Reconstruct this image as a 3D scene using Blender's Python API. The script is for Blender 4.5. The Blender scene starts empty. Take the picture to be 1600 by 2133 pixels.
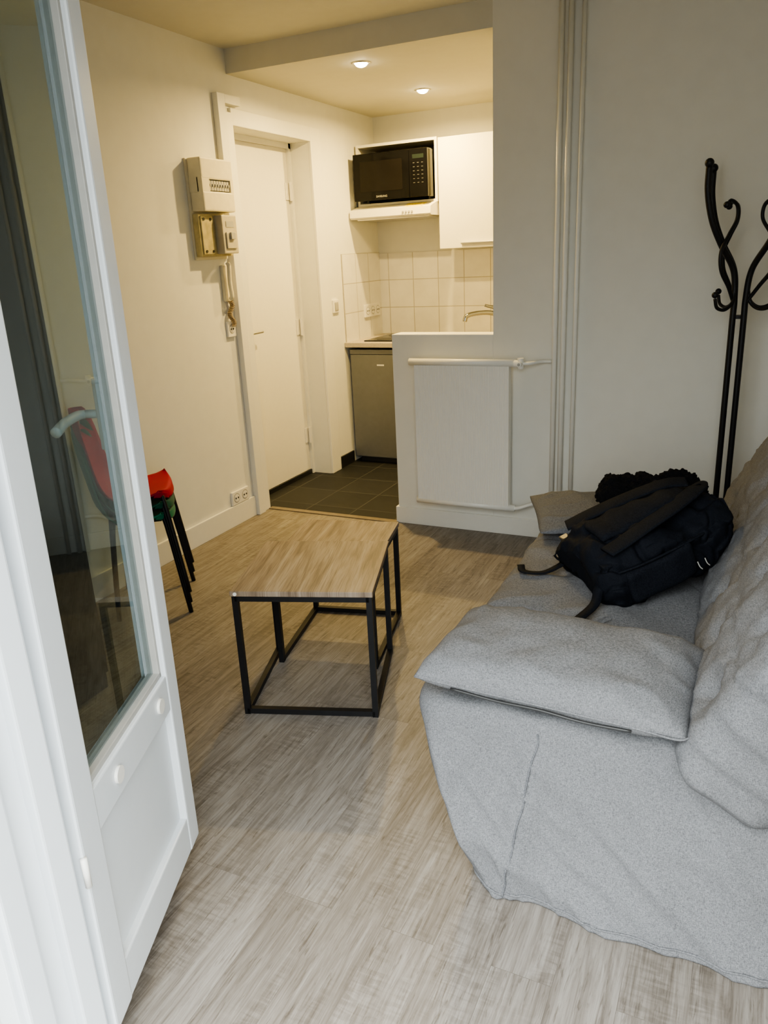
import bpy, bmesh, math, random
from mathutils import Vector, Matrix, noise
random.seed(4)
COL=bpy.context.scene.collection

# ------------------------------------------------------------------ materials
def nt(name):
    m=bpy.data.materials.new(name); m.use_nodes=True
    t=m.node_tree; b=t.nodes["Principled BSDF"]
    return m,t,b
def N(t,typ,**kw):
    n=t.nodes.new(typ)
    for k,v in kw.items():
        if k in n.inputs.keys(): n.inputs[k].default_value=v
        else: setattr(n,k,v)
    return n
def L(t,a,b): t.links.new(a,b)
def ramp(t,fac,stops):
    r=t.nodes.new("ShaderNodeValToRGB"); e=r.color_ramp.elements
    while len(e)<len(stops): e.new(.5)
    for el,(p,c) in zip(e,stops):
        el.position=p; el.color=(*c,1)
    L(t,fac,r.inputs[0]); return r.outputs[0]
def plain(name,col,rough=.5,metal=0.,var=.04,bump=0.,scale=30.,spec=.5):
    m,t,b=nt(name)
    tc=N(t,"ShaderNodeTexCoord")
    nz=N(t,"ShaderNodeTexNoise"); nz.inputs["Scale"].default_value=scale; nz.inputs["Detail"].default_value=4
    L(t,tc.outputs["Object"],nz.inputs["Vector"])
    lo=tuple(max(0,c*(1-var)) for c in col); hi=tuple(min(1,c*(1+var)) for c in col)
    L(t,ramp(t,nz.outputs["Fac"],[(.3,lo),(.7,hi)]),b.inputs["Base Color"])
    b.inputs["Roughness"].default_value=rough; b.inputs["Metallic"].default_value=metal
    b.inputs["Specular IOR Level"].default_value=spec
    if bump>0:
        bp=N(t,"ShaderNodeBump"); bp.inputs["Strength"].default_value=bump; bp.inputs["Distance"].default_value=.002
        L(t,nz.outputs["Fac"],bp.inputs["Height"]); L(t,bp.outputs[0],b.inputs["Normal"])
    return m
WALL=plain("wall_paint",(.755,.748,.685),.75,var=.015,bump=.25,scale=14)
CEIL=plain("ceiling_paint",(.66,.64,.55),.8,var=.015,bump=.2,scale=14)
TRIM=plain("trim_paint",(.78,.77,.71),.4,var=.01)
UPVC=plain("white_upvc",(.66,.69,.71),.32,var=.01,spec=.35)
RADW=plain("radiator_enamel",(.82,.815,.76),.35,var=.01)
CREAM=plain("aged_plastic",(.72,.67,.50),.45,var=.04)
YELL=plain("yellowed_plastic",(.50,.43,.22),.5,var=.18)
BEIGE=plain("beige_plastic",(.50,.46,.35),.5,var=.06)
GREYP=plain("grey_plastic",(.40,.39,.36),.5)
DARKP=plain("dark_plastic",(.03,.03,.03),.4)
WHITEP=plain("white_plastic",(.80,.78,.72),.35,var=.01)
BLACKM=plain("black_metal",(.010,.010,.011),.45,var=.1,spec=.3)
BLACKG=plain("black_gloss",(.004,.004,.005),.12,var=.1,spec=.18)
CHROME=plain("chrome",(.36,.37,.38),.10,metal=1,var=.02)
ALU=plain("brushed_aluminium",(.62,.61,.59),.35,metal=1,var=.03)
RED=plain("red_shell",(.36,.004,.034),.55,var=.04,spec=.2)
GRN=plain("green_shell",(.012,.17,.10),.45,var=.04,spec=.3)
GRN2=plain("dark_green_shell",(.008,.09,.06),.45,var=.04,spec=.3)
WARD=plain("dark_grey_laminate",(.030,.033,.037),.6,var=.08,spec=.2)
WHITELAM=plain("white_laminate",(.80,.775,.67),.25,var=.01)
SILVER=plain("silver_grey_steel",(.205,.212,.222),.40,metal=.45,var=.03)
CORK=plain("worktop_beige",(.48,.43,.35),.4,var=.15,scale=120)
SLATEB=plain("slate_skirting",(.016,.017,.018),.4,var=.2)
BRASS=plain("threshold_metal",(.28,.24,.19),.4,metal=.6,var=.1)
STICK=plain("yellow_sticker",(.75,.62,.10),.5,var=.3,scale=60)
DOORP=plain("door_paint",(.75,.73,.66),.45,var=.01)

def fabric(name,c1,c2,scale=700,bump=.4,rough=.95):
    m,t,b=nt(name); tc=N(t,"ShaderNodeTexCoord")
    def st(sc):
        mp=N(t,"ShaderNodeMapping"); mp.inputs["Scale"].default_value=sc; L(t,tc.outputs["Object"],mp.inputs[0])
        n=N(t,"ShaderNodeTexNoise"); n.inputs["Scale"].default_value=1; n.inputs["Detail"].default_value=3; L(t,mp.outputs[0],n.inputs["Vector"]); return n.outputs["Fac"]
    f1=st((scale,)*3); f2=st((170,170,900)); f3=st((900,170,170))
    a=N(t,"ShaderNodeMath",operation="ADD"); L(t,f2,a.inputs[0]); L(t,f3,a.inputs[1])
    a2=N(t,"ShaderNodeMath",operation="ADD"); L(t,a.outputs[0],a2.inputs[0]); L(t,f1,a2.inputs[1])
    d=N(t,"ShaderNodeMath",operation="DIVIDE"); d.inputs[1].default_value=3; L(t,a2.outputs[0],d.inputs[0])
    L(t,ramp(t,d.outputs[0],[(.40,c1),(.60,c2)]),b.inputs["Base Color"])
    b.inputs["Roughness"].default_value=rough; b.inputs["Specular IOR Level"].default_value=.12
    bp=N(t,"ShaderNodeBump"); bp.inputs["Strength"].default_value=bump; bp.inputs["Distance"].default_value=.001
    L(t,d.outputs[0],bp.inputs["Height"]); L(t,bp.outputs[0],b.inputs["Normal"])
    return m
SOFA=fabric("grey_heather_fabric",(.098,.099,.104),(.222,.224,.232))
CUSH=fabric("grey_cushion_fabric",(.104,.105,.110),(.232,.234,.242))
CUSH2=fabric("darker_grey_cushion_fabric",(.085,.088,.095),(.185,.190,.202))
BLACKF=fabric("black_nylon",(.004,.005,.008),(.010,.012,.017),bump=.4,rough=.8)
BLACKP=fabric("black_padding",(.004,.005,.008),(.012,.014,.019),scale=250,bump=.6,rough=.85)
FUR=fabric("black_fleece",(.003,.003,.004),(.010,.010,.011),scale=150,bump=1)

def wood_floor():
    m,t,b=nt("grey_oak_planks"); tc=N(t,"ShaderNodeTexCoord")
    sp=N(t,"ShaderNodeSeparateXYZ"); L(t,tc.outputs["Object"],sp.inputs[0])
    cb=N(t,"ShaderNodeCombineXYZ"); L(t,sp.outputs["Y"],cb.inputs["X"]); L(t,sp.outputs["X"],cb.inputs["Y"])
    br=N(t,"ShaderNodeTexBrick"); br.offset=.37; br.squash=1
    br.inputs["Scale"].default_value=1; br.inputs["Brick Width"].default_value=1.2; br.inputs["Row Height"].default_value=.13
    br.inputs["Mortar Size"].default_value=.0006; br.inputs["Mortar Smooth"].default_value=.3; br.inputs["Bias"].default_value=0
    br.inputs["Color1"].default_value=(0,0,0,1); br.inputs["Color2"].default_value=(1,1,1,1); br.inputs["Mortar"].default_value=(.5,.5,.5,1)
    L(t,cb.outputs[0],br.inputs["Vector"])
    sv=N(t,"ShaderNodeVectorMath",operation="SCALE"); L(t,br.outputs["Color"],sv.inputs[0]); sv.inputs["Scale"].default_value=7.3
    av=N(t,"ShaderNodeVectorMath",operation="ADD"); L(t,cb.outputs[0],av.inputs[0]); L(t,sv.outputs[0],av.inputs[1])
    def nz(sc,detail,rough,dist=0):
        mp=N(t,"ShaderNodeMapping"); mp.inputs["Scale"].default_value=sc; L(t,av.outputs[0],mp.inputs[0])
        n=N(t,"ShaderNodeTexNoise"); n.inputs["Scale"].default_value=1; n.inputs["Detail"].default_value=detail; n.inputs["Roughness"].default_value=rough
        n.inputs["Distortion"].default_value=dist
        L(t,mp.outputs[0],n.inputs["Vector"]); return n.outputs["Fac"]
    g1=nz((2.4,30,1),7,.70,1.6); g2=nz((9,260,1),4,.6,.3); g3=nz((95,14,1),3,.55,.5); g4=nz((1.3,5,1),4,.55); g5=nz((12,130,1),5,.65,.8); g6=nz((3.2,8,1),3,.6)
    base=ramp(t,g1,[(.28,(.155,.132,.110)),(.42,(.235,.210,.183)),(.55,(.295,.270,.241)),(.74,(.370,.348,.318))])
    def mix(a,bcol,f=1.,fac=None):
        x=N(t,"ShaderNodeMix"); x.data_type="RGBA"; x.blend_type="MULTIPLY"; x.inputs[0].default_value=f
        if fac is not None: L(t,fac,x.inputs[0])
        L(t,a,x.inputs[6]); L(t,bcol,x.inputs[7]); return x.outputs[2]
    c=mix(base,ramp(t,g2,[(.35,(.76,.74,.72)),(.58,(1.05,1.05,1.05))]),.85)
    patch=ramp(t,g6,[(.46,(0,0,0)),(.62,(.75,.75,.75))])
    c=mix(c,ramp(t,g3,[(.42,(.72,.70,.68)),(.56,(1,1,1))]),.5,patch)
    c=mix(c,ramp(t,g5,[(.33,(.50,.46,.42)),(.43,(1,1,1))]),.8)
    c=mix(c,ramp(t,g4,[(.35,(.80,.785,.765)),(.62,(1.0,1.0,1.0))]),.85)
    c=mix(c,ramp(t,br.outputs["Color"],[(0,(.86,.85,.835)),(1,(1,1,1))]),1)
    c=mix(c,ramp(t,br.outputs["Fac"],[(0,(1,1,1)),(1,(.52,.49,.46))]),.8)
    L(t,c,b.inputs["Base Color"]); b.inputs["Roughness"].default_value=.48; b.inputs["Specular IOR Level"].default_value=.4
    bp=N(t,"ShaderNodeBump"); bp.inputs["Strength"].default_value=.3; bp.inputs["Distance"].default_value=.001
    L(t,g2,bp.inputs["Height"]); L(t,bp.outputs[0],b.inputs["Normal"])
    return m
FLOOR=wood_floor()
def tiles(name,c1,c2,mort,w,h,ms,axes,rough,off=(0,0)):
    m,t,b=nt(name); tc=N(t,"ShaderNodeTexCoord")
    sp=N(t,"ShaderNodeSeparateXYZ"); L(t,tc.outputs["Object"],sp.inputs[0])
    cb=N(t,"ShaderNodeCombineXYZ"); L(t,sp.outputs[axes[0]],cb.inputs["X"]); L(t,sp.outputs[axes[1]],cb.inputs["Y"])
    mp=N(t,"ShaderNodeMapping"); mp.inputs["Location"].default_value=(off[0],off[1],0); L(t,cb.outputs[0],mp.inputs[0])
    br=N(t,"ShaderNodeTexBrick"); br.offset=0; br.squash=1
    for k,v in (("Scale",1),("Brick Width",w),("Row Height",h),("Mortar Size",ms),("Mortar Smooth",.1),("Bias",0)): br.inputs[k].default_value=v
    br.inputs["Color1"].default_value=(*c1,1); br.inputs["Color2"].default_value=(*c2,1); br.inputs["Mortar"].default_value=(*mort,1)
    L(t,mp.outputs[0],br.inputs["Vector"])
    nz=N(t,"ShaderNodeTexNoise"); nz.inputs["Scale"].default_value=9; nz.inputs["Detail"].default_value=6; L(t,tc.outputs["Object"],nz.inputs["Vector"])
    x=N(t,"ShaderNodeMix"); x.data_type="RGBA"; x.blend_type="MULTIPLY"; x.inputs[0].default_value=.5
    L(t,br.outputs["Color"],x.inputs[6]); L(t,ramp(t,nz.outputs["Fac"],[(.3,(.8,.8,.8)),(.7,(1,1,1))]),x.inputs[7])
    L(t,x.outputs[2],b.inputs["Base Color"]); b.inputs["Roughness"].default_value=rough
    b.inputs["Specular IOR Level"].default_value=.35
    bp=N(t,"ShaderNodeBump"); bp.inputs["Strength"].default_value=.5; bp.inputs["Distance"].default_value=.002; bp.invert=True
    L(t,br.outputs["Fac"],bp.inputs["Height"]); L(t,bp.outputs[0],b.inputs["Normal"])
    return m
SLATE=tiles("slate_floor_tiles",(.015,.016,.0175),(.026,.027,.029),(.055,.055,.055),.30,.30,.004,("X","Y"),.55)
TILEB=tiles("white_wall_tiles",(.77,.75,.68),(.80,.78,.71),(.50,.47,.40),.2,.2,.003,("X","Z"),.15,(.17,.13))
TILEL=tiles("white_side_tiles",(.77,.75,.68),(.80,.78,.71),(.50,.47,.40),.2,.2,.003,("Y","Z"),.15,(.1,.13))
def oak():
    m,t,b=nt("oak_top"); tc=N(t,"ShaderNodeTexCoord")
    def nz(sc,d,dist):
        mp=N(t,"ShaderNodeMapping"); mp.inputs["Scale"].default_value=sc; L(t,tc.outputs["Object"],mp.inputs[0])
        n=N(t,"ShaderNodeTexNoise"); n.inputs["Scale"].default_value=1; n.inputs["Detail"].default_value=d; n.inputs["Distortion"].default_value=dist
        L(t,mp.outputs[0],n.inputs["Vector"]); return n.outputs["Fac"]
    g1=nz((30,2.4,2),6,.9); g2=nz((300,8,9),3,.2); g3=nz((9,.6,1),2,.3)
    a=ramp(t,g1,[(.32,(.165,.118,.080)),(.45,(.262,.202,.145)),(.6,(.325,.258,.192)),(.75,(.385,.316,.245))])
    def mix(a,bb,f):
        x=N(t,"ShaderNodeMix"); x.data_type="RGBA"; x.blend_type="MULTIPLY"; x.inputs[0].default_value=f
        L(t,a,x.inputs[6]); L(t,bb,x.inputs[7]); return x.outputs[2]
    c=mix(a,ramp(t,g2,[(.38,(.60,.57,.54)),(.52,(1,1,1))]),.8)
    c=mix(c,ramp(t,g3,[(.40,(.86,.83,.80)),(.60,(1,1,1))]),.9)
    L(t,c,b.inputs["Base Color"]); b.inputs["Roughness"].default_value=.5
    return m
OAK=oak()
def glass():
    m=bpy.data.materials.new("window_glass"); m.use_nodes=True; t=m.node_tree
    t.nodes.remove(t.nodes["Principled BSDF"]); out=t.nodes["Material Output"]
    tr=N(t,"ShaderNodeBsdfTransparent"); tr.inputs[0].default_value=(.70,.77,.79,1)
    gl=N(t,"ShaderNodeBsdfGlossy"); gl.inputs["Roughness"].default_value=.0; gl.inputs[0].default_value=(.92,.98,1,1)
    ge=N(t,"ShaderNodeNewGeometry"); dt=N(t,"ShaderNodeVectorMath",operation="DOT_PRODUCT"); L(t,ge.outputs["Incoming"],dt.inputs[0]); L(t,ge.outputs["Normal"],dt.inputs[1])
    ab=N(t,"ShaderNodeMath",operation="ABSOLUTE"); L(t,dt.outputs["Value"],ab.inputs[0])
    s1=N(t,"ShaderNodeMath",operation="SUBTRACT"); s1.inputs[0].default_value=1; L(t,ab.outputs[0],s1.inputs[1])
    p5=N(t,"ShaderNodeMath",operation="POWER"); L(t,s1.outputs[0],p5.inputs[0]); p5.inputs[1].default_value=5
    ma=N(t,"ShaderNodeMath",operation="MULTIPLY_ADD"); L(t,p5.outputs[0],ma.inputs[0]); ma.inputs[1].default_value=.87; ma.inputs[2].default_value=.12
    mx=N(t,"ShaderNodeMixShader"); L(t,ma.outputs[0],mx.inputs[0]); L(t,tr.outputs[0],mx.inputs[1]); L(t,gl.outputs[0],mx.inputs[2])
    L(t,mx.outputs[0],out.inputs[0]); return m
GLASS=glass()

# ------------------------------------------------------------------ geometry helpers
def thing(name,label,cat,loc,kind=None,group=None,rot=0):
    o=bpy.data.objects.new(name,None); COL.objects.link(o); o.location=loc; o.rotation_euler=(0,0,rot); o.empty_display_size=.05
    if kind: o["kind"]=kind
    else: o["category"]=cat
    if label: o["label"]=label
    if group: o["group"]=group
    return o
def mk(name,vs,fs,mat,parent=None,smooth=False,local=False,label=None,cat=None,kind=None,group=None):
    """vs in world coordinates unless local (then in the parent's frame)"""
    vs=[Vector(v) for v in vs]
    me=bpy.data.meshes.new(name); o=bpy.data.objects.new(name,me); COL.objects.link(o)
    if parent is not None:
        o.parent=parent
        if not local:
            inv=(Matrix.Translation(parent.location)@parent.rotation_euler.to_matrix().to_4x4()).inverted()
            if parent.parent: inv=inv@Matrix.Translation(-parent.parent.location)
            vs=[inv@v for v in vs]
    elif kind is None:
        xs=[v.x for v in vs]; ys=[v.y for v in vs]; zs=[v.z for v in vs]
        c=Vector(((min(xs)+max(xs))/2,(min(ys)+max(ys))/2,min(zs))); o.location=c; vs=[v-c for v in vs]
    me.from_pydata([tuple(v) for v in vs],[],fs); me.update()
    me.materials.append(mat)
    if smooth:
        for p in me.polygons: p.use_smooth=True
    bm=bmesh.new(); bm.from_mesh(me); bmesh.ops.recalc_face_normals(bm,faces=bm.faces); bm.to_mesh(me); bm.free()
    if label: o["label"]=label
    if cat: o["category"]=cat
    if kind: o["kind"]=kind
    if group: o["group"]=group
    return o
def boxg(x0,x1,y0,y1,z0,z1,bev=0.,seg=2):
    bm=bmesh.new(); bmesh.ops.create_cube(bm,size=1)
    for v in bm.verts: v.co=Vector(((x0+x1)/2+v.co.x*(x1-x0),(y0+y1)/2+v.co.y*(y1-y0),(z0+z1)/2+v.co.z*(z1-z0)))
    if bev>0: bmesh.ops.bevel(bm,geom=bm.edges[:]+bm.verts[:],offset=bev,segments=seg,affect='EDGES',profile=.6)
    bm.verts.index_update(); vs=[v.co.copy() for v in bm.verts]; fs=[[v.index for v in f.verts] for f in bm.faces]; bm.free(); return vs,fs
def join(*gs):
    V=[];F=[]
    for v,f in gs:
        k=len(V); V+=v; F+=[[i+k for i in a] for a in f]
    return V,F
def xf(g,M): return [M@Vector(v) for v in g[0]],g[1]
def cyl(c,r,h,ax='Z',n=24,r2=None):
    r2=r if r2 is None else r2; V=[];F=[]
    for k,(rr,zz) in enumerate(((r,0),(r2,h))):
        for i in range(n):
            a=2*math.pi*i/n; p=(rr*math.cos(a),rr*math.sin(a),zz)
            if ax=='X': p=(p[2],p[0],p[1])
            if ax=='Y': p=(p[0],p[2],p[1])
            V.append(Vector(c)+Vector(p))
    F=[[i,(i+1)%n,n+(i+1)%n,n+i] for i in range(n)]+[list(range(n)),list(range(n,2*n))]
    return V,F
def sphere(c,r,n=12,sz=1.):
    bm=bmesh.new(); bmesh.ops.create_uvsphere(bm,u_segments=n,v_segments=max(6,n//2+2),radius=r)
    bm.verts.index_update(); vs=[Vector(c)+Vector((v.co.x,v.co.y,v.co.z*sz)) for v in bm.verts]; fs=[[v.index for v in f.verts] for f in bm.faces]; bm.free(); return vs,fs
def cr(pts,sub=8,closed=False):
    P=[Vector(p) for p in pts]; out=[]; n=len(P)
    if n<3 and not closed: return P
    rng=range(n if closed else n-1)
    for i in rng:
        p0=P[(i-1)%n] if closed or i>0 else P[0]*2-P[1]
        p1=P[i]; p2=P[(i+1)%n]; p3=P[(i+2)%n] if closed or i+2<n else P[-1]*2-P[-2]
        for k in range(sub):
            t=k/sub
            out.append(.5*((2*p1)+(-p0+p2)*t+(2*p0-5*p1+4*p2-p3)*t*t+(-p0+3*p1-3*p2+p3)*t**3))
    if not closed: out.append(P[-1])
    return out
def tube(pts,r,n=10,sub=8,smooth=True,prof=None,closed=False,up=None):
    P=cr(pts,sub,closed) if smooth else [Vector(p) for p in pts]
    m=len(P); V=[];F=[]
    T=[]
    for i in range(m):
        a=P[(i-1)%m] if closed or i>0 else P[0]; b=P[(i+1)%m] if closed or i<m-1 else P[-1]
        T.append((b-a).normalized())
    ref=Vector(up) if up else (Vector((0,0,1)) if abs(T[0].z)<.9 else Vector((1,0,0)))
    nrm=(ref-T[0]*ref.dot(T[0])).normalized()
    pr=prof or [(math.cos(2*math.pi*k/n),math.sin(2*math.pi*k/n)) for k in range(n)]
    q=len(pr)
    for i in range(m):
        if up: nn=Vector(up); nrm=(nn-T[i]*nn.dot(T[i])).normalized()
        else: nrm=(nrm-T[i]*nrm.dot(T[i])).normalized()
        bi=T[i].cross(nrm)
        rr=r if not isinstance(r,(list,tuple)) else r[0]+(r[1]-r[0])*i/(m-1)
        for a,b in pr: V.append(P[i]+(bi*a+nrm*b)*rr)
    for i in range(m if closed else m-1):
        j=(i+1)%m
        for k in range(q): F.append([i*q+k,i*q+(k+1)%q,j*q+(k+1)%q,j*q+k])
    if not closed: F+= [list(range(q)),list(range((m-1)*q,m*q))]
    return V,F
def bar(a,b,w):
    a=Vector(a); b=Vector(b); d=(b-a).normalized()
    up=(0,0,1) if abs(d.z)<.9 else (1,0,0)
    return tube([a,b],w/2,smooth=False,prof=[(-1,-1),(1,-1),(1,1),(-1,1)],up=up)
def softbox(a,b,c,r,n=(20,20,8),deform=None):
    V={};vl=[];F=[]
    def vid(p):
        k=tuple(round(x,5) for x in p)
        if k not in V: V[k]=len(vl); vl.append(Vector(p))
        return V[k]
    n=list(n)
    for ax in range(3):
        u,v=[(1,2),(2,0),(0,1)][ax]
        for s in (-1,1):
            for i in range(n[u]):
                for j in range(n[v]):
                    q=[]
                    for di,dj in ((0,0),(1,0),(1,1),(0,1)):
                        p=[0,0,0]; p[ax]=s; p[u]=-1+2*(i+di)/n[u]; p[v]=-1+2*(j+dj)/n[v]; q.append(vid(p))
                    F.append(q if s>0 else q[::-1])
    out=[]
    for p in vl:
        w=Vector((p.x*a,p.y*b,p.z*c)); core=Vector((max(-(a-r),min(a-r,w.x)),max(-(b-r),min(b-r,w.y)),max(-(c-r),min(c-r,w.z))))
        d=w-core
        if d.length>1e-6: w=core+d.normalized()*r
        if deform: w=deform(w,p)
        out.append(w)
    return out,F
def nz3(v,s,seed=0): return noise.noise(Vector((v[0]*s+seed,v[1]*s+seed*.7,v[2]*s-seed)))
def ridge(v,s,seed=0): return 1-2.2*abs(nz3(v,s,seed))
def frameM(o,X,Y,Z): 
    M=Matrix((X,Y,Z)).transposed().to_4x4(); M.translation=Vector(o); return M
def text_geo(s,size,M,ext=.0004):
    cu=bpy.data.curves.new("txt","FONT"); cu.body=s; cu.size=size; cu.extrude=ext; cu.align_x="CENTER"; cu.resolution_u=3
    o=bpy.data.objects.new("txt",cu); COL.objects.link(o); bpy.context.view_layer.update()
    me=bpy.data.meshes.new_from_object(o.evaluated_get(bpy.context.evaluated_depsgraph_get()))
    vs=[M@v.co for v in me.vertices]; fs=[list(p.vertices) for p in me.polygons]
    bpy.data.objects.remove(o); return vs,fs

XL=-2.65; YP=3.766; YB=5.506; ZC=2.50; ZK=2.385; XR=.62; YF=.70
# ------------------------------------------------------------------ room shell
S="structure"
mk("floor",*boxg(-2.85,XR+.1,.45,YP,-.1,0),FLOOR,kind=S)
mk("floor.001",*boxg(-2.95,-.85,YP,YB+.1,-.1,0),SLATE,kind=S)
mk("ceiling",*boxg(XL,XR+.1,.45,YP,ZC,ZC+.15),CEIL,kind=S)
mk("ceiling.001",*join(boxg(XL,-1.2,YP,YP+.12,ZK,ZC+.15),boxg(XL,-.85,YP+.12,YB+.1,ZK,ZC+.15)),CEIL,kind=S)
DY0,DY1,DZ=3.755,4.565,2.14
mk("wall_left",*join(boxg(XL-.2,XL,.45,DY0,0,ZC+.15),boxg(XL-.2,XL,DY0,DY1,DZ,ZC+.15),boxg(XL-.2,XL,DY1,YB+.1,0,ZC+.15),boxg(XL-.3,XL-.2,DY0-.2,DY1+.2,0,ZC)),WALL,kind=S)
mk("wall_kitchen_back",*boxg(XL,-.85,YB,YB+.1,0,ZK),WALL,kind=S)
mk("wall_kitchen_right",*boxg(-.95,-.85,YP+.12,YB,0,ZK),WALL,kind=S)
mk("wall_partition",*join(boxg(-1.76,-1.2,YP,YP+.12,0,1.05,.004),boxg(-1.2,XR+.1,YP,YP+.12,0,ZC+.15)),WALL,kind=S)
mk("wall_right",*boxg(XR,XR+.1,.45,YP,0,ZC),WALL,kind=S)
mk("wall_front",*join(boxg(XL,-1.04,.45,YF,0,ZC),boxg(.36,XR,.45,YF,0,ZC),boxg(-1.04,.36,.45,YF,2.27,ZC)),WALL,kind=S)
mk("baseboard_left",*boxg(XL,XL+.014,YF,3.62,0,.12,.003),TRIM,kind=S)
mk("baseboard_partition",*join(boxg(-1.765,XR,YP-.012,YP,0,.095,.003),boxg(-1.772,-1.76,YP-.012,YP+.12,0,.095,.003)),TRIM,kind=S)
mk("baseboard_kitchen",*boxg(XL,XL+.012,4.69,4.91,0,.085,.002),SLATEB,kind=S)
mk("baseboard_doorway",*boxg(XL-.15,XL-.14,DY0,DY1,0,.03),SLATEB,kind=S)
mk("trim_1",*join(boxg(XL,XL+.018,4.565,4.69,0,2.225,.004),boxg(XL,XL+.018,3.75,4.565,2.14,2.225,.004)),TRIM,kind=S)
mk("trim_2",*join(boxg(XL,XL+.035,3.62,3.685,0,2.28,.004),boxg(XL,XL+.022,3.69,3.755,0,2.20,.003),boxg(XL,XL+.035,3.685,3.82,2.235,2.28,.004)),TRIM,kind=S)
mk("trim_3",*boxg(XL+.02,-1.76,YP-.03,YP+.01,0,.006,.002),BRASS,kind=S)
mk("trim_4",*join(boxg(XL+.001,XL+.009,4.90,YB-.009,.875,1.47)),TILEL,kind=S)
mk("trim_5",*boxg(XL+.001,-.95,YB-.009,YB,.875,1.46),TILEB,kind=S)
# entry door
d=thing("door_1","white flush entrance door in a recessed frame","door",(XL-.15,(DY0+DY1)/2,0),kind=S)
mk("door_leaf",*boxg(XL-.19,XL-.15,DY0+.004,DY1-.025,.03,2.11,.003),DOORP,d)
mk("door_stop",*join(boxg(XL-.16,XL-.13,DY1-.025,DY1,0,2.14),boxg(XL-.16,XL-.13,DY0,DY1,2.11,2.14)),TRIM,d)
for z in (.28,1.02,1.86):
    mk("hinge",*join(cyl((XL-.128,DY1-.035,z-.055),.011,.11),boxg(XL-.15,XL-.143,DY1-.07,DY1-.03,z-.05,z+.05)),WHITEP,d,smooth=False)
mk("door_handle",*join(cyl((XL-.15,3.90,1.04),.02,.012,'X'),tube([(XL-.14,3.90,1.04),(XL-.10,3.90,1.04),(XL-.095,3.92,1.04),(XL-.095,4.02,1.04)],.008)),ALU,d,smooth=True)

# ------------------------------------------------------------------ French window
w=thing("window_1","white glazed french window standing open inwards","window",(-.963,.718,0),kind=S)
mk("window_frame",*join(boxg(-1.04,-.985,.56,.70,0,2.27,.004),boxg(-.99,-.962,.655,.70,.0,2.22,.004),boxg(-.99,-.972,.57,.615,.0,2.22,.004),
   boxg(-1.04,.36,.56,.70,2.20,2.27,.004),boxg(.30,.36,.56,.70,0,2.27,.004),boxg(-.985,.30,.58,.69,-.02,.03,.004)),UPVC,w)
A=Vector((-1.165,1.212,0)); E=Vector((.378,-.926,0)).normalized(); NRM=Vector((.926,.378,0)).normalized()
LW=.535
ML=frameM(A,E,NRM,Vector((0,0,1)))@Matrix.Rotation(math.radians(-.9),4,'Y')
def lbox(x0,x1,y0,y1,z0,z1,b=.003): return xf(boxg(x0,x1,y0,y1,z0,z1,b),ML)
mk("window_sash",*join(lbox(0,.062,-.06,0,.08,2.19,.005),lbox(LW-.075,LW,-.06,0,.08,2.19,.005),lbox(.05,LW-.06,-.058,-.002,.08,.175,.004),
   lbox(.05,LW-.06,-.058,-.002,.475,.565,.004),lbox(.05,LW-.06,-.058,-.002,2.10,2.19,.004),
   lbox(-.012,.02,-.066,-.045,.075,2.2,.004)),UPVC,w)
mk("glazing_bead",*join(lbox(.060,.072,-.045,-.012,.56,2.105,.002),lbox(LW-.087,LW-.073,-.045,-.012,.56,2.105,.002),lbox(.06,LW-.075,-.045,-.012,.563,.577,.002)),GREYP,w)
mk("window_pane",*lbox(.064,LW-.077,-.030,-.026,.566,2.10,0),GLASS,w)
mk("lower_panel",*join(lbox(.06,LW-.07,-.045,-.018,.17,.48,.002)),UPVC,w)
for x in (.12,.36):
    mk("cover_cap",*xf(cyl((x,-.003,.522),.017,.007,'Y'),ML),WHITEP,w,smooth=False)
mk("window_handle",*xf(join(boxg(.02,.05,-.072,-.06,1.09,1.24,.004),cyl((.035,-.10,1.165),.009,.035,'Y'),tube([(.035,-.103,1.165),(.055,-.110,1.165),(.11,-.112,1.160),(.155,-.110,1.150)],[.009,.011])),ML),WHITEP,w,smooth=True)
mk("window_hinge",*cyl((-.965,.722,.43),.006,.06),WHITEP,w,smooth=True)

# ------------------------------------------------------------------ wardrobe
o=thing("wardrobe","tall dark grey wardrobe against the side wall","wardrobe",(-2.32,1.2,0))
WY=1.77
mk("body",*join(boxg(XL+.02,-2.03,.74,WY,.0,2.1,.003)),WARD,o)
ym=(.745+WY-.005)/2
for y0,y1 in ((.745,ym-.002),(ym+.002,WY-.005)):
    dd=mk("door",*boxg(-2.03,-2.012,y0,y1,.07,2.095,.002),WARD,o)
    yy=y1-.04 if y0<.8 else y0+.04
    mk("handle",*bar((-2.0,yy,.95),(-2.0,yy,1.15),.012),BLACKM,dd)

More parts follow.
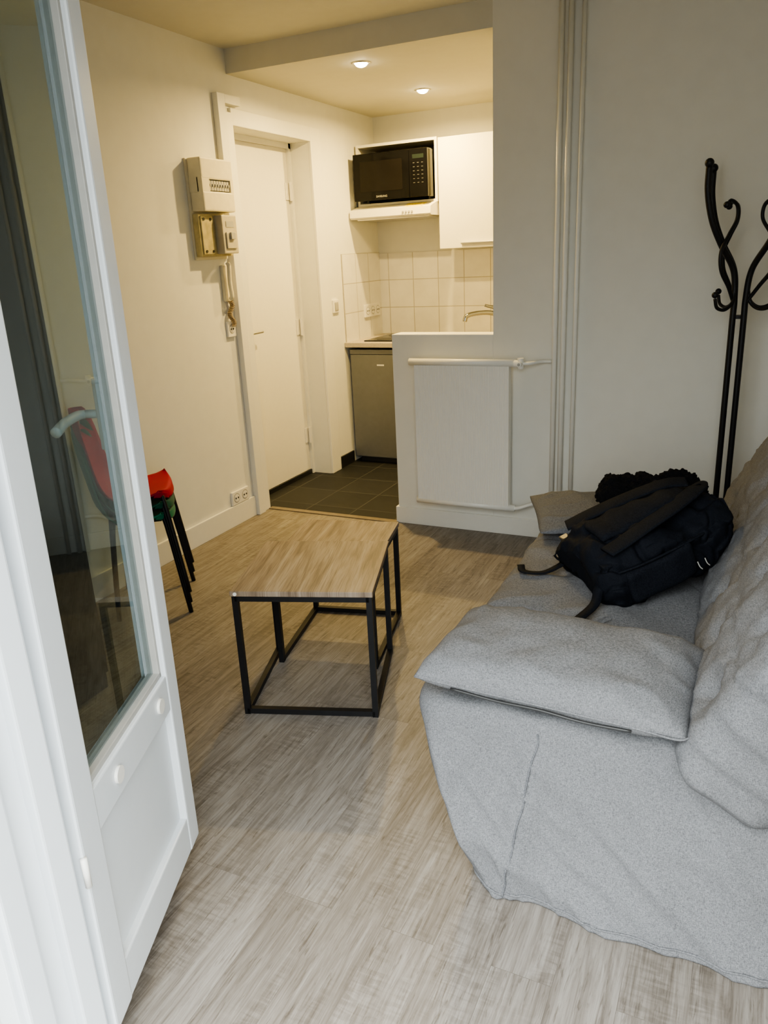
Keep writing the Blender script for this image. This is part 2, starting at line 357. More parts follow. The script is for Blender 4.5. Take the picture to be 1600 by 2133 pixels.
# ------------------------------------------------------------------ sofa
o=thing("sofa_bed","light grey fabric sofa bed with a loose draped cover","sofa",(-.15,2.35,0))
def rr(x0,x1,y0,y1,r,nc=10,nx=110,ny=120):
    P=[]
    def arc(cx,cy,a0):
        for i in range(nc): a=a0+math.pi/2*i/nc; P.append((cx+r*math.cos(a),cy+r*math.sin(a)))
    arc(x0+r,y0+r,math.pi)
    for i in range(nx): P.append((x0+r+(x1-x0-2*r)*i/nx,y0))
    arc(x1-r,y0+r,1.5*math.pi)
    for i in range(ny): P.append((x1,y0+r+(y1-y0-2*r)*i/ny))
    arc(x1-r,y1-r,0)
    for i in range(nx): P.append((x1-r-(x1-x0-2*r)*i/nx,y1))
    arc(x0+r,y1-r,math.pi/2)
    for i in range(ny): P.append((x0,y1-r-(y1-y0-2*r)*i/ny))
    return P
rings=[(-.30,1.95,.440),(-.40,1.80,.444),(-.48,1.70,.446),(-.55,1.62,.446),(-.60,1.56,.444),(-.64,1.525,.438),(-.668,1.50,.428),(-.684,1.487,.41),(-.686,1.478,.385),(-.672,1.470,.35),(-.652,1.458,.30),(-.63,1.445,.25),(-.605,1.43,.20),(-.575,1.415,.15),(-.545,1.40,.10),(-.515,1.385,.05),(-.502,1.378,.02),(-.497,1.375,.004)]
rings=[tuple(p) for p in cr(rings,4)]
V=[];F=[];n=None;SEAM=[]
def fold(x,z,x0,z0,x1,z1,wd):
    dx,dz=x1-x0,z1-z0; L2=dx*dx+dz*dz; t_=max(0,min(1,((x-x0)*dx+(z-z0)*dz)/L2)); d2_=(x-x0-t_*dx)**2+(z-z0-t_*dz)**2
    return math.exp(-d2_/(wd*wd))*math.sin(math.pi*min(1,max(0,t_))*.9+.15)
for k,(x0,y0,z) in enumerate(rings):
    kk=k/4
    x1=.30+.15*min(1,kk/5); y1=3.25-max(0,(y0-1.478))
    P=rr(x0,x1,y0,y1,.03+.05*min(1,kk/5))
    n=len(P); low=max(0,(.38-z)/.38); best=None
    sx=-.36-.14*(.44-z)
    for i,(x,y) in enumerate(P):
        dx=0;dy=0
        env=min(1,low*3+.25)
        f=.034*low*nz3((x,y,z*.30),4.2,3)+.008*nz3((x+z*.4,y,z*.5),8,8)*env
        f+=.026*max(0,ridge((x*.9+z*.5,y,z*.45),4.5,2)-.55)*env+.009*max(0,ridge((x+z*.9,y,z*.5),11,6)-.5)*env
        if y<y0+.08:
            f+=.014*math.exp(-((x-sx)/.030)**2)*min(1,low*5+.3)
            f-=.008*math.exp(-((x-sx-.006)/.007)**2)*min(1,low*5+.3)
            f+=.018*fold(x,z,-.64,.36,-.50,.05,.02)+.016*fold(x,z,-.05,.40,.10,.12,.03)
            f-=.018*fold(x,z,-.15,.44,.05,.25,.03)+.010*fold(x,z,-.45,.40,-.60,.15,.02)
            dy=-f*1.2
        elif x<x0+.08: dx=-f
        zz=z
        if kk<9:
            w8=min(1,(9-kk)/2)
            zz+= w8*(.014*nz3((x,y,0),3.6,1)+.007*nz3((x,y,0),9,5)+.012*max(0,ridge((x*.7,y,0),6,7)-.5))
            if kk<8:
                zz-= .014*math.exp(-((y-2.02)/.012)**2)+.014*math.exp(-((y-2.62)/.012)**2)
                for bx in (-.5,-.25):
                    for by in (1.75,2.02,2.32,2.62,2.92): zz-=.014*math.exp(-((x-bx)**2+(y-by)**2)/.0012)
        elif z<.06: zz=max(.003,z+.004*nz3((x,y,0),6,2))
        V.append((x+dx,y+dy,zz))
        if y<y0+.03 and y<2 and (best is None or abs(x-sx)<best[0]): best=(abs(x-sx),(x+dx,y+dy-.001,zz))
    if kk>=7.5: SEAM.append(best[1])
    if k: F+=[[ (k-1)*n+i,(k-1)*n+(i+1)%n,k*n+(i+1)%n,k*n+i] for i in range(n)]
F.append(list(range(n))); F.append(list(range((len(rings)-1)*n,len(rings)*n)))
mk("slipcover",V,F,SOFA,o,smooth=True)
mk("seam",*tube(SEAM[::3],.0022,6,sub=4),CUSH2,o,smooth=True)
hk=len(rings)-5
hp=[V[hk*n+i] for i in range(n)]
mk("hem",*tube([(p[0]-(.001 if p[0]<-.4 else 0),p[1]-(.001 if p[1]<1.6 else 0),p[2]) for p in hp],.0025,6,smooth=False,closed=True,up=(0,0,1)),SOFA,o,smooth=True)
H=Vector((.5,0,.866)); T=Vector((.866,0,-.5)); Yv=Vector((0,1,0))
hb,tb,yb=.345,.125,.935
tufts=[(a,b) for a in (-.19,0,.20) for b in (-.78,-.52,-.26,0,.26,.52,.78)]
def bd(wv,p):
    puff=.024*(1-(wv.x/hb)**4)*(1-(wv.y/yb)**6)
    q=wv.copy()
    f=.016*nz3(wv,3.2,2)+.006*nz3(wv,9,6)+.012*max(0,ridge((wv.x*1.4,wv.y*.8,0),6,4)-.5)+.007*max(0,ridge((wv.x*1.5,wv.y,0),14,9)-.45)
    if p.z<0:
        q.z-=puff
        f2=0
        for a,b in tufts:
            dd_=(wv.x-a)**2+(wv.y-b)**2
            ang=math.atan2(wv.y-b,wv.x-a)
            f2+=.026*math.exp(-dd_/.0008)+.009*math.exp(-dd_/.006)+.004*math.cos(ang*5+b*9)*math.exp(-dd_/.004)*min(1,dd_/.0006)
        f2+=.007*math.exp(-((wv.x+.10)/.010)**2)
        q.z+=f2-f
    if abs(p.y)>.97: q.y+=f*2*(1 if p.y>0 else -1)
    return q
g=softbox(hb,yb,tb,.075,(64,150,12),bd)
cB=Vector((-.095,0,.415))+H*hb+T*tb; cB.y=2.335
mk("backrest",*xf(g,frameM(cB,H,Yv,T)),SOFA,o,smooth=True)

# cushions
def cushion(LX,LY,TH,seed,pw=3.8):
    nn=60; V=[];F=[]
    for s in (1,-1):
        for i in range(nn+1):
            for j in range(nn+1):
                u=-1+2*i/nn; v=-1+2*j/nn
                rc=1-.03*(u*u*v*v)**3
                px=u*LX*(1-.040*(1-v*v)*abs(u)**3)*rc; py=v*LY*(1-.040*(1-u*u)*abs(v)**3)*rc
                h=TH*max(0,(1-abs(u)**pw)*(1-abs(v)**pw))**.56
                e=min(1,h/TH*2.0)
                wr=.008*nz3((px,py,s),6,seed)*e+ .005*nz3((px,py,s),13,seed+3)*e+.018*max(0,ridge((px,py,s),8,seed+1)-.45)*e*(abs(u)+abs(v))*.45
                V.append(Vector((px,py,s*h*(1 if s>0 else .8)+wr)))
    m=(nn+1)**2
    for s in (0,1):
        for i in range(nn):
            for j in range(nn):
                a=s*m+i*(nn+1)+j; q=[a,a+nn+1,a+nn+2,a+1]; F.append(q if s==0 else q[::-1])
    bm=bmesh.new(); vv=[bm.verts.new(v) for v in V]
    for f in F: bm.faces.new([vv[i] for i in f])
    bmesh.ops.remove_doubles(bm,verts=bm.verts[:],dist=.0012)
    bm.verts.index_update(); V=[v.co.copy() for v in bm.verts]; F=[[v.index for v in f.verts] for f in bm.faces]; bm.free()
    return V,F
def place(g,c,yaw,rx=0,ry=0):
    M=Matrix.Translation(c)@Matrix.Rotation(yaw,4,'Z')@Matrix.Rotation(rx,4,'X')@Matrix.Rotation(ry,4,'Y'); return xf(g,M),M
G="loose grey cushions on the sofa bed"
c1=thing("cushion","plump grey zipped cushion lying flat on the bare seat end","cushion",(-.36,1.64,.45),group=G)
g,M=place(cushion(.316,.190,.070,2,3.7),(-.353,1.640,.499),math.radians(-3),math.radians(2))
mk("cushion_cover",*g,CUSH,c1,smooth=True)
mk("seam",*xf(tube([(-.304,-.183,0),(-.2,-.1835,0),(0,-.1825,0),(.2,-.1835,0),(.304,-.183,0),(.306,-.1,0),(.304,0,0),(.306,.1,0),(.304,.183,0)],.0026,6),M),CUSH,c1,smooth=True)
mk("zipper",*xf(tube([(-.21,-.1855,-.008),(-.1,-.1860,-.012),(0,-.1860,-.009),(.1,-.1865,-.013),(.20,-.1860,-.008)],.0034,6),M),DARKP,c1,smooth=True,label="black zip along the cushion edge")
c2=thing("cushion","grey cushion partly hidden under a black backpack","cushion",(-.42,2.87,.45),group=G)
g,M=place(cushion(.30,.23,.045,9,3.),(-.44,2.86,.482),math.radians(20),0,0)
mk("cushion_cover",*g,CUSH2,c2,smooth=True)

# ------------------------------------------------------------------ backpack
o=thing("backpack","black nylon backpack with padded straps lying on the sofa","backpack",(-.25,2.36,.46))
U=Vector((.72,.60,.34)).normalized(); Vv=Vector((-.63,.775,.0)); Vv=(Vv-U*Vv.dot(U)).normalized(); Wv=U.cross(Vv)
MBk=frameM((-.262,2.36,.570),U,Vv,Wv)
BA=.232
def topz(x,y):
    t=(x+BA)/(2*BA); return .100*(1-.30*max(0,t-.45)**1.1-.42*min(1.2,abs(y/.16))**2.0-.8*max(0,.16-t))
def bp(wv,p):
    q=wv.copy(); t=(wv.x+BA)/(2*BA)
    q.y*=(1.04-.22*max(0,t-.62)*1.6-.5*max(0,.12-t))
    if p.z>0: q.z=q.z/.09*topz(wv.x,wv.y)
    cr_=max(0,ridge((wv.x*.55,wv.y*1.5,wv.z),7,4)-.3)
    cr2=max(0,ridge((wv.x*1.6,wv.y*.8,wv.z*2),9,14)-.4)
    cr3=max(0,ridge((wv.x*1.2,wv.y*1.2,wv.z),16,24)-.4)
    q+=Vector((0,0,1))*(.026*nz3(wv,6,4)+.026*cr_-.028*cr2+.010*cr3)+Vector((0,1,0))*(.026*nz3(wv,8,7)+.022*cr2+.010*cr3)+Vector((1,0,0))*.024*nz3(wv,7,11)
    return q
mk("backpack_body",*xf(softbox(BA,.170,.090,.050,(70,56,22),bp),MBk),BLACKF,o,smooth=True)
mk("back_panel",*xf(softbox(.16,.070,.010,.009,(24,14,3),lambda w_,p:Vector((w_.x,w_.y*(1-.2*max(0,w_.x/.19)),w_.z+topz(w_.x,w_.y)+.014+.003*math.sin(w_.x*80)+.014*nz3(w_,8,2)))),MBk),BLACKP,o,smooth=True)
flat=[(-1,-.07),(-.85,-.14),(.85,-.14),(1,-.07),(1,.07),(.85,.14),(-.85,.14),(-1,.07)]
web=[(-1,-.10),(1,-.10),(1,.10),(-1,.10)]
def lp(*pts): return [MBk@Vector(p) for p in pts]
for s in (-1,1):
    sp_=((.200,.030,.016),(.15,.062,.028),(.07,.088,.030),(-.03,.106,.028),(-.12,.120,.028),(-.18,.124,.030))
    if s>0: sp_=((.200,.030,.016),(.15,.052,.030),(.07,.066,.034),(-.03,.084,.032),(-.12,.108,.030),(-.18,.128,.030))
    mk("shoulder_strap",*tube(lp(*[(x,s*y,topz(x,y)+h) for x,y,h in sp_]),.032,sub=8,prof=flat,up=tuple(Wv)),BLACKP,o,smooth=True)
    mk("strap_buckle",*xf(boxg(-.212,-.182,s*.127-.016,s*.127+.016,.058,.070,.004),MBk),DARKP if s>0 else BLACKP,o)
mk("grab_handle",*tube(lp((.19,-.035,.065),(.225,-.02,.084),(.237,0,.088),(.225,.02,.084),(.19,.035,.065)),.010,prof=flat,up=tuple(Wv)),BLACKF,o,smooth=True)
mk("webbing_strap",*tube([MBk@Vector((-.20,.129,.064)),MBk@Vector((-.245,.14,.01)),(-.50,2.33,.480),(-.55,2.26,.462),(-.615,2.25,.460),(-.64,2.30,.460)],.012,prof=web,up=(0,0,1)),BLACKF,o,smooth=True)
mk("webbing_strap",*tube([MBk@Vector((-.20,-.129,.064)),MBk@Vector((-.243,-.135,.01)),(-.355,2.06,.470),(-.38,1.98,.460),(-.41,1.88,.462)],.014,prof=web,up=(0,0,1)),BLACKF,o,smooth=True)
mk("side_pocket",*xf(softbox(.11,.018,.055,.015,(20,4,10),lambda w_,p:Vector((w_.x-.06,w_.y-.170+.012*nz3(w_,14,1),w_.z-.015+.01*nz3(w_,9,3)))),MBk),BLACKP,o,smooth=True)
mk("zipper",*xf(tube([(-.18,-.155,.040),(-.1,-.180,.045),(.05,-.174,.038),(.15,-.14,.02)],.004,6),MBk),BLACKP,o,smooth=True)
for k in range(2):
    mk("zipper_pull",*xf(tube([(.05+.025*k,-.184,-.03),(.05+.025*k,-.190,-.045),(.055+.025*k,-.192,-.055)],.0016,6),MBk),GREYP,o,smooth=True,label="small metal zip pull")
def fz(c,a,b,cc,seed):
    g=softbox(a,b,cc,min(a,b,cc)*.95,(40,32,22))
    return [Vector(c)+v*(1+.34*nz3(v,16,seed))+Vector((0,0,.016*nz3(v,60,seed)))+v.normalized()*.007*nz3(v,150,seed) for v in g[0]],g[1]
mk("scarf",*join(fz((-.39,2.75,.590),.09,.065,.058,1),fz((-.33,2.78,.622),.09,.045,.028,8),fz((-.20,2.81,.615),.085,.06,.055,5),fz((-.27,2.78,.61),.10,.06,.045,15),fz((-.43,2.78,.60),.05,.05,.05,31)),FUR,None,smooth=True,label="bunched black fleece scarf on top of a grey cushion",cat="scarf")

# ------------------------------------------------------------------ tables
def table(name,label,fl,ang,wd,dp,h,extra):
    o=thing(name,label,"coffee table",(fl[0],fl[1],0),group="nesting coffee tables",rot=ang)
    q=.019
    mk("table_top",*boxg(-.004,wd+.004,-.004,dp+.004,h-.018,h,.002),OAK,o,local=True)
    a=q/2
    for nm,zt in (("top_frame",h-.018-a),("bottom_frame",a+.003)):
        f=[]
        for x in (a,wd-a): f.append(bar((x,a,zt),(x,dp-a,zt),q))
        if not (extra and nm=="bottom_frame"): f.append(bar((a,a,zt),(wd-a,a,zt),q))
        if extra: f.append(bar((a,dp-a,zt),(wd-a,dp-a,zt),q))
        mk(nm,*join(*f),BLACKM,o,local=True)
    for x in (a,wd-a):
        for y in (a,dp-a): mk("table_leg",*bar((x,y,0),(x,y,h-.018),q),BLACKM,o,local=True)
    return o
t1=table("coffee_table","oak-topped square coffee table on a thin black metal frame",(-1.45,1.805),math.radians(18.5),.455,.445,.455,False)
mk("screw_cap",*cyl((.014,-.007,.446),.006,.003,'Y',16),WHITEP,t1,local=True)
table("coffee_table","smaller oak-topped coffee table slid partly under its larger twin",(-1.532,2.145),math.radians(13.0),.385,.46,.415,True)

# ------------------------------------------------------------------ chairs
def chair_parts():
    V=[];F=[]; nv=24
    prof=[(.140,.417),(.130,.448),(.10,.452),(.03,.442),(-.05,.436),(-.11,.442),(-.155,.475),(-.183,.54),(-.201,.63),(-.219,.73),(-.233,.81)]
    P=cr([(x,0,z) for x,z in prof],5); m=len(P)
    for i,p in enumerate(P):
        t=i/(m-1)
        hw=.190 if t<.55 else .190-.045*(t-.55)/.45
        if t>.84: hw*=math.sqrt(max(.05,1-((t-.84)/.165)**2))
        for j in range(nv+1):
            v=-1+2*j/nv
            curl=.045*abs(v)**3
            seat=max(0,1-t/.5); back=1-seat
            rnd=-.07*abs(v)**3.2*max(0,1-t/.30)
            V.append(Vector((p.x+curl*back*1.0+rnd,v*hw*(1-.08*max(0,1-t/.2)),p.z+curl*seat*.6)))
    for i in range(m-1):
        for j in range(nv): a=i*(nv+1)+j; F.append([a,a+1,a+nv+2,a+nv+1])
    k=len(V); V2=[v+Vector((-.004 if v.z>.5 else 0,0,-.008 if v.z<.55 else 0)) for v in V]
    F2=[[x+k for x in f[::-1]] for f in F]
    bd=[]
    for j in range(nv): bd.append((j,j+1)); bd.append(((m-1)*(nv+1)+j+1,(m-1)*(nv+1)+j))
    for i in range(m-1): bd.append(((i+1)*(nv+1),i*(nv+1))); bd.append((i*(nv+1)+nv,(i+1)*(nv+1)+nv))
    return V+V2,F+F2+[[a,b,b+k,a+k] for a,b in bd]
shell=chair_parts()
legs=[tube([(sx*.09,sy*.12,.428),(.11 if sx>0 else -.11,sy*.15,.40),(.165 if sx>0 else -.14,sy*.18,.0)],.010,8,sub=5) for sx in (1,-1) for sy in (1,-1)]
brace=join(bar((.09,-.12,.422),(.09,.12,.422),.014),bar((-.09,-.12,.422),(-.09,.12,.422),.014),bar((-.09,-.12,.422),(.09,-.12,.422),.014),bar((-.09,.12,.422),(.09,.12,.422),.014))
GC="stacked shell chairs"
ca=math.radians(37); cpos=Vector((-2.385,2.43,0))
base=thing("shell_chair","green plastic shell chair at the bottom of a stack","chair",tuple(cpos),group=GC,rot=ca)
mk("seat_shell",*shell,GRN,base,smooth=True,local=True)
mk("seat_frame",*brace,BLACKM,base,local=True)
for g in legs: mk("leg",*g,BLACKM,base,smooth=True,local=True)
for k,(mt,lb) in enumerate(((GRN2,"dark green plastic shell chair in the middle of a stack"),(RED,"red plastic shell chair on top of a stack"))):
    c=base.copy(); COL.objects.link(c); c.location=cpos+Vector((.002*(k+1),.0015*(k+1),.048*(k+1))); c["label"]=lb
    for ch in [x for x in base.children]:
        q=ch.copy(); q.parent=c; COL.objects.link(q)
        if ch.name.startswith("seat_shell"):
            q.data=ch.data.copy(); q.data.materials[0]=mt

# ------------------------------------------------------------------ coat rack
cx,cy=-.085,3.50
o=thing("coat_rack","black metal coat stand with curled ball-tipped hooks beside the sofa","coat rack",(cx,cy,0))
def pol(a,r,z): return (cx+r*math.cos(a),cy+r*math.sin(a),z)
A4=[math.radians(d_) for d_ in (138,222,42,318)]
for a in A4:
    mk("pole",*tube([pol(a,.028,.10),pol(a,.028,.6),pol(a,.028,1.10),pol(a,.028,1.22),pol(a,.045,1.33),pol(a,.115,1.43),pol(a,.165,1.52),pol(a,.193,1.62),pol(a,.196,1.71)],.0120,10),BLACKM,o,smooth=True)
    mk("pole_tip",*sphere(pol(a,.196,1.72),.017),BLACKM,o,smooth=True)
    b=a+(-.20 if a in (A4[0],A4[2]) else .20)
    mk("hook",*join(tube([pol(a,.030,1.20),pol(b,.075,1.265),pol(b,.125,1.33),pol(b,.135,1.40),pol(b,.10,1.46),pol(b,.062,1.515),pol(b,.065,1.565),pol(b,.10,1.585),pol(b,.12,1.575)],.0070,8),sphere(pol(b,.125,1.57),.0125)),BLACKM,o,smooth=True)
    mk("hook",*join(tube([pol(a,.032,1.26),pol(b,.045,1.205),pol(b,.085,1.180),pol(b,.130,1.190),pol(b,.146,1.225)],.0070,8),sphere(pol(b,.148,1.24),.0125)),BLACKM,o,smooth=True)
    mk("foot",*join(tube([pol(a,.028,.12),pol(a,.045,.14),pol(a,.13,.10),pol(a,.21,.012)],.010,8),sphere(pol(a,.215,.016),.016)),BLACKM,o,smooth=True)
for z in (.30,1.14):
    mk("collar",*cyl((cx,cy,z),.028,.012),BLACKM,o)

# ------------------------------------------------------------------ radiator
RX0,RX1,RZ0,RZ1,RY=-1.605,-1.080,.165,.935,3.668
o=thing("radiator","white ribbed panel radiator on the half wall","radiator",((RX0+RX1)/2,RY,RZ0))
V=[];F=[]; nr=40; xs=[]
for k in range(nr):
    p=(RX1-RX0-.02)/nr; x=RX0+.01+k*p
    xs+= [(x,0),(x+p*.25,0),(x+p*.35,.0012),(x+p*.85,.0012)]
xs.append((RX1-.01,0)); 
pf=[(x,RY+dy) for x,dy in xs]+[(RX1-.01,RY+.040),(RX0+.01,RY+.040)]
m=len(pf)
for z in (RZ0+.02,RZ1-.03):
    for x,y in pf: V.append((x,y,z))
F=[[i,(i+1)%m,m+(i+1)%m,m+i] for i in range(m)]+[list(range(m)),list(range(m,2*m))]
mk("radiator_panel",V,F,RADW,o)
mk("top_header",*tube([(RX0-.02,RY+.014,RZ1-.015),(RX1+.015,RY+.014,RZ1-.015)],.018,14,smooth=False),RADW,o,smooth=True)
mk("bottom_header",*tube([(RX0,RY+.014,RZ0+.01),(RX1+.02,RY+.014,RZ0+.01)],.017,14,smooth=False),RADW,o,smooth=True)
for bx in (RX0+.06,RX1-.09):
    for bz in (RZ1-.15,RZ0+.10): mk("bracket",*boxg(bx,bx+.03,RY+.03,YP-.001,bz,bz+.05),RADW,o)
mk("valve",*join(cyl((RX1+.012,RY+.012,RZ1-.017),.018,.03,'X'),cyl((RX1+.045,RY+.012,RZ1-.04),.015,.05),cyl((RX1+.045,RY-.02,RZ1-.017),.012,.03,'Y')),RADW,o)
mk("valve_screw",*cyl((RX1+.045,RY-.023,RZ1-.017),.007,.004,'Y'),GREYP,o)
mk("feed_pipe",*tube([(RX1+.04,RY+.012,RZ1-.017),(RX1+.09,RY+.02,RZ1-.015),(RX1+.14,3.735,RZ1-.012),(-.899,3.742,RZ1-.012)],.009,8),RADW,o,smooth=True)
mk("return_pipe",*tube([(RX1+.02,RY+.012,RZ0+.01),(RX1+.05,RY+.01,RZ0+.018),(RX1+.09,RY+.03,RZ0+.03),(RX1+.13,3.735,RZ0+.03),(-.899,3.742,RZ0+.028)],.010,8),RADW,o,smooth=True)
lab="white painted heating pipe running floor to ceiling on the wall"
for k,(x,r) in enumerate(((-.885,.0125),(-.845,.0125),(-.79,.010))):
    mk("heating_pipe",*tube([(x,3.738,.002),(x,3.738,ZC-.001)],r,12,smooth=False),RADW,None,smooth=True,label=lab,cat="pipe",group="wall heating pipes")

# ------------------------------------------------------------------ kitchen
YC=5.18
o=thing("wall_cabinet","white wall cabinet with a plain door and metal edge handle","cabinet",(-1.72,5.34,1.47))
mk("body",*boxg(-2.03,-1.43,YC+.018,YB-.002,1.47,2.165,.002),WHITELAM,o)
dd=mk("door",*boxg(-2.028,-1.432,YC,YC+.017,1.472,2.163,.003),WHITELAM,o)
mk("handle",*boxg(-1.87,-1.55,YC-.022,YC-.001,1.495,1.507,.002),ALU,dd,label="flat metal handle")
o=thing("shelf_cabinet","white open shelf cabinet holding the microwave","cabinet",(-2.335,5.34,1.775))
mk("cabinet_carcass",*join(boxg(-2.635,-2.617,YC,YB-.002,1.775,2.17,.001),boxg(-2.053,-2.035,YC,YB-.002,1.775,2.17,.001),boxg(-2.617,-2.053,YC,YB-.002,2.152,2.17,.001),boxg(-2.617,-2.053,YC,YB-.002,1.775,1.793,.001)),WHITELAM,o)
mk("back_panel",*boxg(-2.617,-2.053,YB-.012,YB-.004,1.793,2.152),WARD,o,label="dark back panel")
o=thing("cooker_hood","slim white cooker hood under the shelf cabinet","cooker hood",(-2.335,5.2,1.69))
def prismx(x0,x1,pts):
    V=[Vector((x0,y,z)) for y,z in pts]+[Vector((x1,y,z)) for y,z in pts]; n_=len(pts)
    return V,[[i,(i+1)%n_,n_+(i+1)%n_,n_+i] for i in range(n_)]+[list(range(n_)),list(range(n_,2*n_))]
mk("hood_body",*prismx(-2.637,-2.037,[(YB-.01,1.775),(YC-.02,1.775),(YC-.13,1.745),(YC-.135,1.70),(YC-.12,1.69),(YB-.01,1.69)]),WHITELAM,o)
mk("grease_filter",*boxg(-2.60,-2.07,YC-.09,YB-.05,1.682,1.689),ALU,o)
for k in range(4): mk("button",*boxg(-2.24+k*.022,-2.228+k*.022,YC-.140,YC-.133,1.712,1.724,.001),GREYP,o)
mk("energy_label",*prismx(-2.24,-2.10,[(YC-.025,1.7755),(YC-.12,1.7495),(YC-.12,1.7485),(YC-.025,1.7745)]),STICK,o,label="yellow and green energy sticker")
MX0,MX1,MZ0,MZ1,MY=-2.604,-2.060,1.800,2.100,5.070
o=thing("microwave","black countertop microwave oven on the open shelf","microwave",((MX0+MX1)/2,5.26,MZ0))
mk("microwave_body",*boxg(MX0,MX1,MY+.02,YB-.03,MZ0+.006,MZ1,.006),BLACKG,o)
mk("microwave_door",*boxg(MX0,MX1-.13,MY,MY+.02,MZ0+.006,MZ1,.004),BLACKG,o)
mk("door_window",*boxg(MX0+.05,MX1-.18,MY-.002,MY,MZ0+.06,MZ1-.05,.001),plain("smoked_window",(.009,.008,.008),.2,var=.1,spec=.15),o)
mk("control_panel",*boxg(MX1-.128,MX1,MY,MY+.02,MZ0+.006,MZ1,.004),BLACKG,o)
mk("display",*boxg(MX1-.105,MX1-.025,MY-.001,MY,MZ1-.06,MZ1-.035),plain("display",(.012,.018,.018),.1,spec=.2),o)
GL=plain("pale_print",(.34,.34,.32),.5)
GL2=plain("dim_print",(.09,.09,.085),.5)
for r_ in range(6):
    for c_ in range(3): mk("key",*boxg(MX1-.102+c_*.03,MX1-.090+c_*.03,MY-.0015,MY,MZ1-.088-r_*.024,MZ1-.085-r_*.024),GL2,o)
mk("lettering",*text_geo("SAMSUNG",.018,frameM(((MX0+MX1-.13)/2,MY-.001,MZ0+.022),Vector((1,0,0)),Vector((0,0,1)),Vector((0,-1,0)))),GL,o)
for x in (MX0+.04,MX1-.04):
    for y in (YC+.03,YB-.07): mk("foot",*cyl((x,y,1.793),.012,.014),DARKP,o)
mk("worktop",*boxg(XL+.002,-.955,4.875,YB-.012,.842,.875,.003),CORK,None,label="beige laminate kitchen worktop along the tiled wall",cat="worktop")
o=thing("hob","black glass hob set into the worktop","hob",(-2.28,5.18,.876))
mk("hob_glass",*boxg(-2.53,-2.0,4.95,5.43,.8755,.883,.002),BLACKG,o)
for x,y,r in ((-2.40,5.05,.07),(-2.12,5.05,.09),(-2.40,5.30,.09),(-2.12,5.30,.07)): mk("cooking_ring",*cyl((x,y,.883),r,.0008),DARKP,o)
o=thing("fridge","silver-grey under-counter fridge beneath the worktop","fridge",(-2.37,5.15,0))
mk("fridge_body",*boxg(-2.625,-2.125,4.95,5.48,.03,.80,.004),plain("dark_grey_shell",(.08,.08,.08),.5),o)
mk("fridge_door",*boxg(-2.625,-2.125,4.905,4.947,.045,.79,.006),SILVER,o)
mk("top_panel",*boxg(-2.625,-2.125,4.90,5.48,.792,.825,.004),SILVER,o)
mk("plinth",*boxg(-2.60,-2.15,4.95,4.96,.0,.045),DARKP,o)
mk("emblem",*boxg(-2.415,-2.36,4.9030,4.905,.712,.722),WHITEP,o)
for x in (-2.59,-2.16): mk("foot",*cyl((x,5.4,0),.015,.03),DARKP,o)
o=thing("base_cabinet","white kitchen base cabinet under the worktop","cabinet",(-1.5,5.2,0))
mk("body",*boxg(-2.10,-.96,4.92,5.48,.10,.84,.002),WHITELAM,o)
mk("door",*boxg(-2.098,-1.53,4.90,4.918,.11,.835,.002),WHITELAM,o)
mk("door",*boxg(-1.525,-.962,4.90,4.918,.11,.835,.002),WHITELAM,o)
mk("plinth",*boxg(-2.10,-.96,4.97,4.985,0,.10),WHITELAM,o)
o=thing("faucet","chrome mixer tap with a curved spout on the worktop","faucet",(-1.62,5.37,.875))
mk("faucet_body",*join(cyl((-1.62,5.37,.875),.026,.012),cyl((-1.62,5.37,.885),.021,.10)),CHROME,o,smooth=True)
mk("spout",*tube([(-1.62,5.37,.955),(-1.66,5.34,1.01),(-1.72,5.30,1.035),(-1.80,5.24,1.035),(-1.85,5.205,1.02),(-1.862,5.195,.985)],.016,12),CHROME,o,smooth=True)
mk("lever",*tube([(-1.62,5.37,.985),(-1.62,5.37,1.01),(-1.66,5.34,1.055),(-1.75,5.30,1.085)],[.018,.010],10),CHROME,o,smooth=True)
def emit(name,col,s):
    m,t,b=nt(name); b.inputs["Emission Color"].default_value=(*col,1); b.inputs["Emission Strength"].default_value=s
    b.inputs["Base Color"].default_value=(*col,1); return m
LGT=emit("lamp_glow",(1,.86,.58),90)
for (x,y) in ((-1.97,3.99),(-1.98,4.83)):
    o=thing("downlight","round recessed ceiling spotlight glowing warm yellow","ceiling light",(x,y,ZK-.01),group="kitchenette ceiling spotlights")
    pr=[(.034,-.002),(.042,-.006),(.048,-.002),(.048,0),(.034,0)]; V=[];F=[];n_=28
    for i in range(n_):
        a=2*math.pi*i/n_
        for r_,z_ in pr: V.append((x+r_*math.cos(a),y+r_*math.sin(a),ZK+z_))
    q=len(pr)
    for i in range(n_):
        for k in range(q): F.append([i*q+k,i*q+(k+1)%q,((i+1)%n_)*q+(k+1)%q,((i+1)%n_)*q+k])
    mk("trim_ring",V,F,ALU,o,smooth=True)
    mk("bulb",*sphere((x,y,ZK-.001),.033,14,.6),LGT,o,smooth=True)
    ld=bpy.data.lights.new("spot_lamp","AREA"); ld.shape="DISK"; ld.size=.06; ld.energy=31; ld.color=(1,.70,.255); ld.spread=math.radians(172)
    lo=bpy.data.objects.new("lamp",ld); COL.objects.link(lo); lo.parent=o; lo.location=(0,0,-.022)

